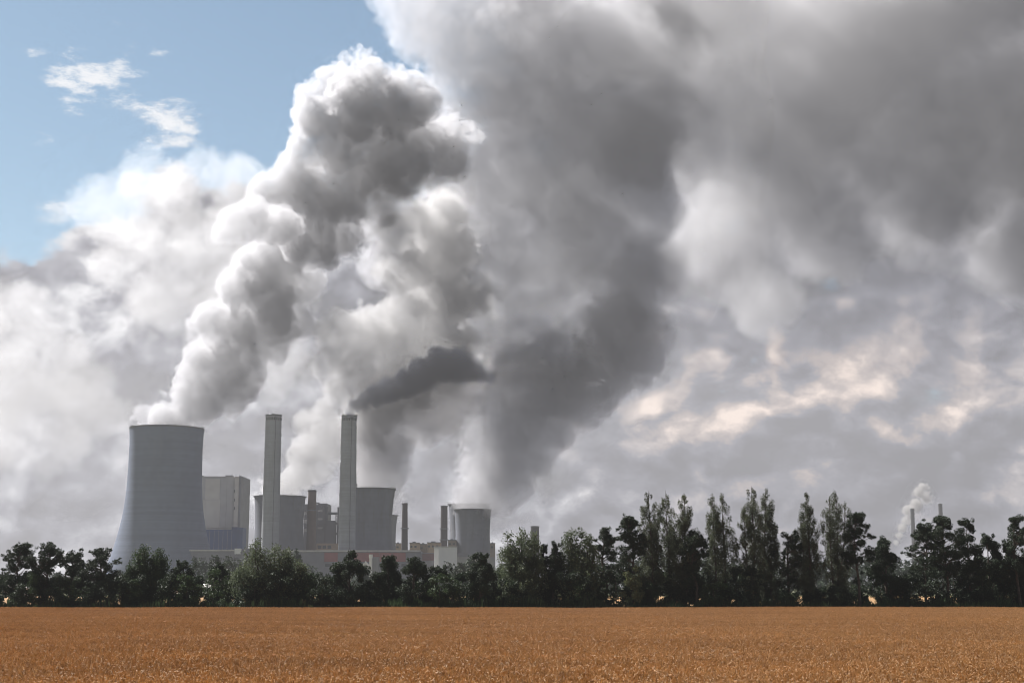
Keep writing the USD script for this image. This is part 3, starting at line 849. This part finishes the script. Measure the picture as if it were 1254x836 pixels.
T(507, 683, 20, 'round', 'leaf_dark', 'dark broad tree below the ochre blocks', 211)
T(536, 694, 20, 'round', 'leaf_dark', 'lower dark tree sloping down toward the gap left of the conical tree', 213)
T(589, 678, 16, 'round', 'leaf_dark', 'lone dense conical dark tree below the rightmost cooling tower', 209, density=1.2)
T(635, 650, 27, 'willow', 'leaf_willow', 'big full grey-green tree hiding the short dark chimney', 212, spires=[(-13, 650, 15), (4, 649, 16), (19, 652, 13), (0, 690, 26)], density=.85)
T(672, 666, 13, 'round', 'leaf_dark', 'dark narrow tree tucked right of the big grey-green tree', 213, spires=[(-6, 668, 9), (9, 664, 8)])
T(707, 648, 23, 'willow', 'leaf_willow', 'grey-green bushy tree with three soft peaks near the middle', 212, spires=[(-7, 648, 12), (6, 647, 11), (15, 656, 10), (-2, 690, 22)], density=.85)
T(741, 645, 11, 'alder', 'leaf_dark', 'slim sparse dark tree right of the three-peaked tree', 214)
T(772, 629, 14, 'alder', 'leaf_dark', 'dark leafy tree leaning against the first tall poplar', 210, density=1.2)
T(798, 601, 10.5, 'poplar', 'leaf_poplar', 'tall feathery poplar, left one of the first three', 212, spires=[(0, 601, 10), (-3, 640, 11)])
T(819, 600, 10, 'poplar', 'leaf_poplar', 'tall feathery poplar, middle one of the first three', 214)
T(840, 603, 12, 'poplar', 'leaf_poplar', 'tall feathery poplar with fullest head, right of the first three', 211, spires=[(1, 603, 13), (-3, 625, 11)])
T(852, 650, 12, 'alder', 'leaf_dark', 'dark ragged tree at the right foot of the first three poplars', 209)
T(876.5, 604, 7.5, 'poplar', 'leaf_poplar', 'thin see-through poplar, left of the slender pair', 212, density=.7)
T(888, 603, 7.5, 'poplar', 'leaf_poplar', 'thin see-through poplar, right of the slender pair', 213, density=.7)
T(919, 595, 13, 'poplar', 'leaf_poplar', 'tallest poplar with a bent full head', 212, spires=[(7, 595, 9.5), (-5, 622, 12)])
T(940, 597, 11, 'poplar', 'leaf_poplar', 'tall poplar pressed against the tallest one', 214, spires=[(-1, 597, 9.5), (7, 625, 9)])
T(969, 649, 15, 'alder', 'leaf_dark', 'small dark tree with bare trunk between two poplar groups', 213, density=.8)
T(991, 602, 10.5, 'poplar', 'leaf_poplar', 'pointed poplar with bare tip left of the last broad poplar', 212, spires=[(1, 602, 8), (-4, 640, 12)])
T(1026, 600, 17, 'poplar', 'leaf_poplar', 'broad last poplar with several pointed tips', 212, spires=[(3, 600, 12), (-8, 608, 9), (12, 615, 9)])
T(1053, 624, 13, 'alder', 'leaf_dark', 'dark ragged tree clinging to the last broad poplar', 210, density=1.2)
T(1086, 658, 20, 'round', 'leaf_dark', 'wide dark tree left of the far thin chimneys', 212)
T(1135, 636, 15, 'alder', 'leaf_dark', 'dark open-topped tree in front of the left far chimney', 213)
T(1159, 632, 14, 'alder', 'leaf_dark', 'dark tree with a round tuft below the right far chimney', 211)
T(1188, 634, 17, 'round', 'leaf_dark', 'dark rounded tree right of the far thin chimneys', 213)
T(1213, 654, 17, 'round', 'leaf_dark', 'low dark tree right of the rounded one near the edge', 214)
T(1250, 632, 15, 'alder', 'leaf_dark', 'dark tree cut by the right edge of the picture', 212)
T(1238, 668, 18, 'round', 'leaf_dark', 'low dense tree beside the right edge tree', 215)
T(775, 692, 13, 'bush', 'leaf_silver', 'pale silvery bush at the foot of the first tall poplar', 208.5, size=.26, category='bush')
T(914, 706, 6, 'bush', 'leaf_silver', 'small pale bush at the foot of the tallest poplar', 208.5, size=.24, category='bush')
# low bushes that close the foot of the row
rb = random.Random(8)
low = []
u = -8.0
while u < 1262:
    w = rb.uniform(10, 19)
    gap = any(a < u < b for a, b in ((240, 252), (945, 958), (974, 988), (1060, 1070)))
    if not gap:
        right = u > 1060
        vt = rb.uniform(694, 718) if not right else rb.uniform(672, 705)
        if 860 < u < 1058:
            vt = rb.uniform(716, 730)
        if 600 < u < 935:
            vt = rb.uniform(688, 714)
        low.append((u, vt, w, rb.uniform(207.5, 217)))
    u += w * rb.uniform(.62, .95)
for u, vt, w, Y in low:
    lm = 'leaf_dark' if rb.random() < .72 else 'leaf_green'
    near = min(TREES, key=lambda q: abs(q[0] - u))
    lab = ('dark' if lm == 'leaf_dark' else 'green') + ' bush ' + ('left of the ' if u < near[0] - 4 else 'right of the ' if u > near[0] + 4 else 'under the ') + near[1]
    lab = ' '.join(lab.split()[:16]) if len(lab.split()) <= 16 else 'low dark bush in the hedge at the foot of the tree row'
    T(u, vt, w, 'bush', lm, lab, Y, name='hedge_bush', group='hedge bushes along the foot of the tree row', density=.75, category='bush', size=.30)
# rank grass and weeds along the edge of the field
def weeds(seed, n=15000):
    r = np.random.default_rng(seed)
    y = r.uniform(206.6, 210.5, n)
    x = r.uniform(-88, 88, n)
    tall = np.clip(meshkit.fbm(np.stack([x * .35, y * .3, np.zeros(n)], -1), 3, seed) * 2.4 - .35, .25, 1.8)
    h = (.75 + 1.1 * tall) * r.uniform(.6, 1.15, n)
    a = r.uniform(0, 2 * np.pi, n)
    w = r.uniform(.05, .13, n)
    s = np.stack([np.cos(a) * w, np.sin(a) * w, np.zeros(n)], -1)
    b = np.stack([x, y, np.zeros(n)], -1)
    t = b + np.stack([r.normal(0, .18, n), r.normal(0, .18, n), h], -1)
    m = (b + t) / 2 + np.stack([r.normal(0, .06, n), r.normal(0, .06, n), h * .1], -1)
    V = np.stack([b - s * .6, b + s * .6, m + s, t, m - s], 1).reshape(-1, 3)
    k = np.arange(n)[:, None] * 5
    return V, np.vstack([k + [0, 1, 2], k + [0, 2, 4], k + [4, 2, 3]])


tag(part(None, 'weeds', weeds(17), M['leaf_green']), 'rank grass and weeds between the wheat and the tree row', 'grass', kind='stuff')
# hazy trees at the foot of the plant and a far wood on the right
rf = random.Random(3)
far = [(u, v, w) for u, v, w in ((6, 700, 12), (26, 704, 12), (45, 702, 13), (66, 700, 12), (88, 703, 13), (108, 702, 12), (130, 703, 13), (146, 697, 10), (160, 700, 11), (196, 694, 12), (209, 700, 9), (236, 681, 10), (249, 686, 9), (262, 680, 11), (277, 679, 12), (291, 684, 9), (362, 672, 10), (376, 690, 11), (390, 700, 10), (402, 703, 9), (447, 697, 9), (548, 686, 12), (563, 688, 11), (577, 680, 11), (590, 690, 10), (603, 692, 11), (615, 690, 10), (566, 700, 10), (583, 704, 10))]
for u, v, w in far:
    T(u, v, w, rf.choice(['round', 'round', 'willow']), 'leaf_far', 'hazy blue-green tree far behind the row, before ' + next(b for a, b in ((150, 'open sky left of the big cooling tower'), (205, 'the foot of the big cooling tower'), (310, 'the long slate hall'), (480, 'the red-panelled hall'), (1300, 'the white cube building and right towers')) if u < a), rf.uniform(620, 900), name='distant_tree', group='hazy trees before the power station', size=1.1, n=1500)
def wood(name, label, u0, u1, vlo, vhi, Y, seed):
    r = random.Random(seed)
    Vs, Fs, k = [], [], 0
    u = u0
    while u < u1:
        yy = Y + r.uniform(-20, 60)
        s = yy / F_PX
        H, R = Z(r.uniform(vlo, vhi), yy), r.uniform(9, 17) * s
        c, _ = crown_clumps('round', H / 3, R / 3, np.random.default_rng(int(u * 7) + seed + 5000))
        C = [(x * 3 + X(u, 720, yy), y * 3 + yy, z * 3, a * 3, b * 3) for x, y, z, a, b in c]
        V, F = leaf_mesh(C, 850, 1.3, int(u * 3) + seed + 5000)
        Vs.append(V); Fs.append(F + k); k += len(V)
        u += r.uniform(7, 13)
    tag(part(None, name, (np.vstack(Vs), np.vstack(Fs)), M['leaf_far']), label, 'wood', kind='stuff')
wood('distant_wood', 'hazy dark wood closing the horizon behind the right half of the row', 735, 1275, 672, 692, 700, 5)
wood('distant_wood', 'low hazy wood on the horizon behind the left and middle rows', -20, 740, 704, 713, 1050, 6)


# ------------------------------------------------------------------ steam, smoke and cloud
def surface_nets(F, origin, cell):
    """the closed surface F = 0 (inside F < 0) of a grid"""
    F = np.pad(F, 1, constant_values=1.0).astype(np.float32)
    ins = F < 0
    n = np.array(F.shape)
    acc = np.zeros((*(n - 1), 3), np.float32)
    cnt = np.zeros(n - 1, np.float32)
    for ax in range(3):
        a = [slice(None)] * 3; b = [slice(None)] * 3
        a[ax] = slice(0, -1); b[ax] = slice(1, None)
        Fa, Fb = F[tuple(a)], F[tuple(b)]
        cr = np.argwhere((Fa < 0) != (Fb < 0))
        fa, fb = Fa[tuple(cr.T)], Fb[tuple(cr.T)]
        p = cr.astype(np.float32); p[:, ax] += fa / (fa - fb)
        o = [k for k in range(3) if k != ax]
        for i in (0, 1):
            for j in (0, 1):
                c = cr.copy(); c[:, o[0]] -= i; c[:, o[1]] -= j
                np.add.at(acc, tuple(c.T), p); np.add.at(cnt, tuple(c.T), 1)
    idx = -np.ones(n - 1, np.int64)
    used = cnt > 0
    idx[used] = np.arange(used.sum())
    V = (acc[used] / cnt[used][:, None] - 1) * cell + origin
    faces = []
    for ax in range(3):
        a = [slice(None)] * 3; b = [slice(None)] * 3
        a[ax] = slice(0, -1); b[ax] = slice(1, None)
        ia, ib = ins[tuple(a)], ins[tuple(b)]
        o = [(ax + 1) % 3, (ax + 2) % 3]
        for flip, m in ((False, ia & ~ib), (True, ~ia & ib)):
            cr = np.argwhere(m)
            q = []
            for i, j in ((1, 1), (0, 1), (0, 0), (1, 0)):
                c = cr.copy(); c[:, o[0]] -= i; c[:, o[1]] -= j
                q.append(idx[tuple(c.T)])
            q = np.stack(q, 1)
            faces.append(q[:, ::-1] if flip else q)
    Q = np.vstack(faces)
    return V, np.vstack([Q[:, [0, 1, 2]], Q[:, [0, 2, 3]]])


def puffs(S, seed, levels=3, kids=11, ratio=(.16, .62), rmin=3.0, out=.80):
    """each sphere grows smaller spheres on its skin, these again, as steam billows"""
    rng = np.random.default_rng(seed)
    cur = np.array(S, float)
    res = [cur]
    for _ in range(levels):
        P = np.repeat(cur, kids, 0)
        d = rng.normal(size=(len(P), 3)); d /= np.linalg.norm(d, axis=1, keepdims=True)
        r = P[:, 3] * (ratio[0] + (ratio[1] - ratio[0]) * rng.random(len(P)) ** 1.4)
        c = P[:, :3] + d * (P[:, 3] * rng.uniform(out - .1, out + .08, len(P)))[:, None]
        cur = np.column_stack([c, r])
        cur = cur[cur[:, 3] > rmin]
        if not len(cur):
            break
        res.append(cur)
    return np.vstack(res)


def blob_mesh(S, cell, seed, waves=(), blur=.6, carve=.45, insets=(0.0,)):
    """the outer skin of all spheres, roughened with folded noise (waves = [(length, depth)])"""
    wide = 3 * cell + sum(w[1] for w in waves)
    lo = (S[:, :3] - S[:, 3:]).min(0) - wide - 2 * cell
    hi = (S[:, :3] + S[:, 3:]).max(0) + wide + 2 * cell
    n = np.ceil((hi - lo) / cell).astype(int) + 1
    F = np.full(n, wide, np.float32)
    ax = [lo[k] + np.arange(n[k]) * cell for k in range(3)]
    for x, y, z, r in S:
        R, c = r + wide, np.array([x, y, z])
        i0 = np.maximum(((c - R - lo) / cell).astype(int), 0)
        i1 = np.minimum(((c + R - lo) / cell).astype(int) + 2, n)
        sl = tuple(slice(a, b) for a, b in zip(i0, i1))
        d = np.sqrt((ax[0][sl[0]] - x)[:, None, None] ** 2 + (ax[1][sl[1]] - y)[None, :, None] ** 2 + (ax[2][sl[2]] - z)[None, None, :] ** 2) - r
        np.minimum(F[sl], d, out=F[sl])
    near = np.argwhere((F < wide * .999) & (F > -wide))
    P = near * cell + lo
    h = np.zeros(len(P), np.float32)
    for k, (L, A) in enumerate(waves):
        h += A * (carve - (1 - np.abs(meshkit.noise(P / L, seed + k) * 2 - 1)))
    F[tuple(near.T)] += h
    if blur:
        F = ndimage.gaussian_filter(F, blur)
    hole = ndimage.binary_fill_holes(F < 0) & (F >= 0)
    F[hole] = -.5 * cell
    # keep only real pieces, no crumbs of a few cells
    lab, m = ndimage.label(F < 0)
    size = np.bincount(lab.ravel())
    crumb = size < 12
    crumb[0] = False
    F[crumb[lab]] = .5 * cell
    return [surface_nets(F + k, lo, cell) for k in insets]


def vapour(name, spheres, dens, bumps, edge, aniso, col, blend, ragged, fill=0.0):
    """a volume that is dense inside the spheres and thins out over a billowing, torn edge"""
    N = Net()
    p = N.add('geometry') + '.position'
    f = None
    for x, y, z, r in spheres:
        d = N.add('vector_math', math_type='distance', vector1=p, vector2=(x, y, z)) + '.value'
        q = N.m('multiply_add', d, -1.0 / r, 1.0)
        f = q if f is None else N.m('smoothmax', f, q, blend)
    for k, (L, A) in enumerate(bumps):
        n = N.add('noise_texture', vector=N.add('mapping', mapping_type='point', vector=p, location=(3.7 * k, 1.3 * k, .9 * k), scale=(1 / L, 1 / L, 1 / L)) + '.vector', scale=1.0, detail=0.0) + '.fac'
        f = N.m('multiply_add', N.m('absolute', N.m('multiply_add', n, 2.0, -1.0)), A, N.m('add', f, -.28 * A))
    if ragged:
        n = N.add('noise_texture', vector=p, scale=1.0 / ragged[0], detail=4.0, roughness=.62) + '.fac'
        f = N.m('multiply_add', n, ragged[1], N.m('add', f, -.5 * ragged[1]))
    dn = N.rng(f, edge[0] - fill, edge[1] - fill, 0.0, dens)
    v = N.add('principled_volume', color=col, density=dn, anisotropy=aniso) + '.volume'
    return usdkit.material(stage, W + 'Looks/' + name, N.n, N.l, volume=v)


def plume(name, label, cat_, blobs, Y, seed, dens=.04, bumps=((46, .75), (20, .42), (9, .22)), edge=(.0, .22), aniso=.55, col=(.99, .99, 1.0), blend=.12, ragged=None, group='steam plumes of the power station', cell=9.0, wide=1.0, fill=0.0):
    S = np.array([(*at(u, v, Y + dy), r * wide * (Y + dy) / F_PX) for u, v, r, dy in blobs])
    mat = vapour('vapour_' + str(seed), S, dens, bumps, edge, aniso, col, blend, ragged, fill)
    H = S.copy()
    H[:, 3] *= 1.08 + fill + .40 * sum(b[1] for b in bumps) + (.3 * ragged[1] if ragged else 0) + blend * .6
    t = thing(name, label, cat_, (0, 0, 0), group)
    part(t, 'vapour', blob_mesh(H, cell, seed, (), .8)[0], mat)
    return t


A = [(206, 526, 35, 0), (222, 510, 20, -10), (234, 497, 26, 0), (255, 498, 22, 20), (285, 494, 20, 30), (305, 480, 16, 40),
     (222, 478, 14, -30), (238, 468, 22, -5), (262, 466, 32, 20), (300, 458, 30, 50), (226, 452, 13, -35), (240, 440, 18, -40), (264, 432, 34, 10), (300, 425, 36, 40), (335, 425, 24, 60), (352, 408, 18, 50),
     (240, 398, 15, -45), (254, 388, 22, -60), (282, 398, 34, 10), (320, 388, 40, 40), (350, 392, 30, 70), (292, 356, 30, 0), (330, 350, 42, 40), (368, 345, 28, 80),
     (300, 325, 22, 10), (272, 286, 16, -85), (288, 276, 22, -95), (312, 272, 26, -95), (338, 278, 26, -85), (360, 296, 20, -60), (340, 315, 34, 20), (376, 292, 44, 50), (420, 285, 32, 90),
     (318, 240, 20, -10), (338, 234, 28, 0), (366, 232, 42, 20), (410, 230, 50, 50), (460, 225, 42, 90), (362, 192, 16, -25), (378, 180, 26, -15),
     (368, 140, 14, -10), (382, 120, 24, -15), (400, 150, 44, -20), (412, 100, 26, -15), (440, 130, 54, -30), (458, 96, 26, -15), (486, 130, 46, -40), (500, 105, 20, -40), (520, 132, 24, -60), (534, 124, 12, -60), (430, 180, 48, 10), (480, 185, 58, 20), (528, 185, 50, 60)]
plume('steam_plume', 'tall curling steam plume rising from the biggest cooling tower', 'steam', A, 1545, 11, dens=.048, bumps=((46, .75), (20, .44), (9.5, .30), (5.5, .13)), edge=(.0, .12), wide=1.13, col=(.935, .945, 1.0), fill=.05)
# the huge bank all plumes run into
Bk = [(590, 440, 40, 20), (540, 450, 40, 20), (505, 235, 36, 20), (470, 330, 30, 40), (680, 440, 50, 40), (520, 40, 48, 0), (500, -10, 50, 0), (560, -20, 70, 40), (580, 60, 70, 20), (640, 20, 90, 60), (620, 120, 85, 10), (560, 150, 60, 30), (700, 90, 100, 60), (765, 30, 80, 120), (720, 190, 100, 40), (640, 220, 85, 20), (770, 150, 80, 90), (775, 250, 62, 60), (560, 250, 70, 50), (520, 300, 45, 30), (500, 340, 34, 20), (560, 330, 60, 30), (620, 320, 75, 40), (700, 290, 85, 30), (760, 340, 55, 40), (540, 385, 55, 50), (600, 400, 60, 60), (660, 370, 60, 50), (480, 280, 30, 40), (720, 400, 45, 50), (780, 400, 30, 50)]
plume('steam_bank', 'huge grey bank of merged steam filling the middle of the sky', 'steam', Bk, 1860, 21, dens=.0125, bumps=((120, .7), (52, .44), (22, .32), (12, .14)), edge=(.0, .18), col=(.935, .945, 1.0), ragged=(60., .25), cell=18., wide=1.2, fill=.06)
Bp = [(343, 604, 26, 0), (358, 586, 18, -5), (372, 578, 22, 5), (392, 575, 20, 15), (366, 555, 16, -8), (384, 548, 26, 5), (405, 552, 22, 20), (378, 522, 17, -10), (398, 522, 24, 5), (420, 530, 24, 25), (398, 500, 14, 5), (415, 480, 22, 15), (405, 440, 22, 10), (432, 440, 40, 30), (418, 405, 26, 20), (445, 405, 30, 25), (470, 420, 40, 40), (500, 410, 42, 60), (465, 470, 42, 40), (500, 460, 45, 70), (450, 510, 34, 50), (540, 430, 45, 90), (500, 385, 34, 50), (495, 335, 32, 40), (490, 292, 25, 40), (512, 268, 26, 60), (540, 310, 48, 90), (550, 365, 45, 90), (540, 270, 34, 100)]
plume('steam_plume', 'bright white steam plume between the two tall chimneys', 'steam', Bp, 1600, 31, dens=.032, bumps=((46, .75), (20, .44), (9.5, .30), (5.5, .13)), edge=(.0, .12), col=(.98, .98, 1), wide=1.12, fill=.08)
Cp = [(455, 588, 30, 0), (474, 575, 26, 0), (468, 552, 32, 5), (453, 596, 26, 0), (470, 588, 18, 0), (455, 570, 26, 0), (480, 568, 20, 10), (462, 545, 30, 10), (486, 540, 22, 20), (470, 515, 34, 20), (490, 505, 28, 30), (505, 490, 34, 40), (540, 490, 40, 60), (520, 520, 26, 50), (470, 490, 30, 30)]
plume('steam_plume', 'dull pinkish steam column behind and right of the right tall chimney', 'steam', Cp, 1640, 41, dens=.026, bumps=((40, .5), (18, .36), (9, .26)), edge=(.0, .18), col=(.975, .96, .99), ragged=(26., .2), wide=1.15, fill=.16)
Dp = [(428, 505, 6, 0), (434, 496, 8, 0), (446, 491, 10, -2), (460, 485, 13, -4), (478, 478, 16, -5), (498, 469, 18, -8), (518, 459, 21, -8), (540, 448, 22, -10), (560, 447, 21, -10), (576, 453, 15, -10), (588, 460, 9, -12), (600, 463, 7, -10)]
plume('smoke_trail', 'dark blue-grey smoke trail drifting right from the right tall chimney', 'smoke', Dp, 1470, 51, dens=.10, bumps=((20, .42), (9.5, .34), (5, .2)), edge=(.0, .18), col=(.72, .77, .90), ragged=(14., .2), cell=5., group='smoke trails at the chimney tops', wide=1.12, fill=.1)
Fp = [(612, 440, 10, 0), (630, 424, 22, 0), (636, 400, 20, 0), (655, 410, 26, 0), (680, 424, 24, 5)]
plume('smoke_trail', 'fading blue-grey smoke cloud further right of the dark smoke trail', 'smoke', Fp, 1600, 55, dens=.018, bumps=((34, .5), (15, .36), (7, .22)), edge=(.0, .35), col=(.86, .88, .97), ragged=(24., .4), cell=7., group='smoke trails at the chimney tops', wide=1.2, fill=.1)
Ep = [(582, 610, 24, 0), (604, 602, 28, -5), (600, 580, 30, 0), (614, 564, 34, 0), (572, 617, 14, 0), (588, 616, 15, 0), (592, 606, 18, 0), (579, 620, 19, 0), (605, 612, 20, 0), (625, 610, 14, 5), (595, 592, 22, -5), (625, 585, 25, 5), (592, 560, 18, -5), (618, 555, 32, 5), (648, 558, 24, 10), (600, 525, 24, 0), (635, 520, 40, 10), (672, 525, 28, 15), (612, 490, 30, 5), (655, 485, 44, 15), (700, 490, 34, 20), (735, 482, 24, 20), (640, 455, 34, 20), (690, 450, 44, 30), (740, 450, 38, 30), (780, 440, 30, 40), (800, 405, 24, 40), (760, 410, 44, 40)]
plume('steam_plume', 'dark leaning steam plume rising right from the rightmost cooling tower', 'steam', Ep, 1800, 61, dens=.022, bumps=((42, .52), (19, .38), (9, .28)), edge=(.0, .16), col=(.95, .95, 1.0), ragged=(30., .2), wide=1.18, fill=.18)
Gp = [(1097, 664, 3, 0), (1101, 655, 4, 0), (1105, 645, 5, 0), (1112, 636, 6, 0), (1113, 625, 7, 0), (1122, 618, 8, 0), (1125, 603, 7, 0), (1131, 596, 5, 0), (1134, 610, 7, 5)]
plume('steam_plume', 'small faint pinkish steam puff left of the far thin chimneys', 'steam', Gp, 3400, 71, dens=.06, bumps=((24, .6), (11, .4)), edge=(.0, .4), col=(1, .98, .96), ragged=(16., .3), cell=6., wide=1.45)
# thin smoke at the mouth of the slim dark chimney
Hp = [(496, 617, 3, 0), (494, 611, 4, 0), (490, 604, 6, 0), (486, 595, 8, 3), (483, 585, 10, 5)]
plume('smoke_trail', 'thin smoke at the mouth of the slim dark tapering chimney', 'smoke', Hp, 1680, 81, dens=.03, bumps=((14, .7), (7, .4)), edge=(.0, .6), ragged=(8., .5), cell=3., group='smoke trails at the chimney tops')

# the soft dark overcast cloud, merging with old steam, that spreads to the right
Kp = [(880, 60, 150, 0), (960, 190, 140, 0), (880, 300, 90, -100), (1040, 60, 190, 40), (1150, 190, 150, 60), (1290, 150, 190, 80), (1290, 300, 110, 80), (1400, 40, 200, 100), (1150, -40, 190, 60), (820, 160, 90, -300), (790, 330, 70, -350), (1020, 260, 90, 20), (860, -40, 130, -200), (940, 360, 60, 0)]
plume('steam_bank', 'broad dark ceiling of cloud and old steam spreading across the upper right', 'steam', Kp, 2150, 91, dens=.0085, bumps=((150, .5), (60, .3), (26, .16)), edge=(.0, .30), aniso=.5, col=(.95, .955, 1.0), blend=.25, ragged=(110., .9), cell=18.)

Lp = [(130, 260, 44, 0), (170, 235, 46, 0), (215, 230, 48, 0), (255, 215, 40, 20), (290, 225, 44, 30), (170, 290, 56, 20), (230, 300, 62, 20), (290, 290, 60, 50), (140, 330, 40, 0), (200, 360, 60, 30), (270, 370, 60, 40), (330, 250, 50, 50), (120, 225, 20, 0), (340, 340, 60, 60), (330, 430, 60, 60)]  # cumulus of the sky behind, built as a volume; not steam from the towers
plume('steam_bank', 'bright ragged cumulus cloud behind the left edge of the first plume', 'steam', Lp, 2500, 111, dens=.0042, bumps=((110, .7), (48, .44), (20, .3), (9, .16)), edge=(.0, .25), aniso=.5, col=(.98, .985, 1), ragged=(70., .5), cell=18., wide=1.15)
Mp = [(-20, 390, 60, 0), (30, 375, 40, 0), (50, 410, 46, 10), (80, 430, 40, 20), (10, 450, 60, 20), (70, 480, 54, 20), (115, 475, 36, 20), (130, 510, 34, 20), (0, 520, 60, 20), (70, 530, 50, 20)]  # another natural cumulus cloud, modelled with the same volume as the plumes
plume('steam_bank', 'pale rounded cumulus cloud at the left edge of the picture', 'steam', Mp, 2700, 121, dens=.0035, bumps=((110, .7), (48, .44), (20, .3), (9, .16)), edge=(.0, .25), aniso=.5, col=(.98, .985, 1), ragged=(70., .5), cell=18., wide=1.15)

# ------------------------------------------------------------------ haze
hz = box(-5600, 5600, -300, 7600, -1.0, 1060.0)
tag(part(None, 'haze', hz, mist_material('haze', .00005, .2, (.95, .96, 1.0))), kind='stuff')
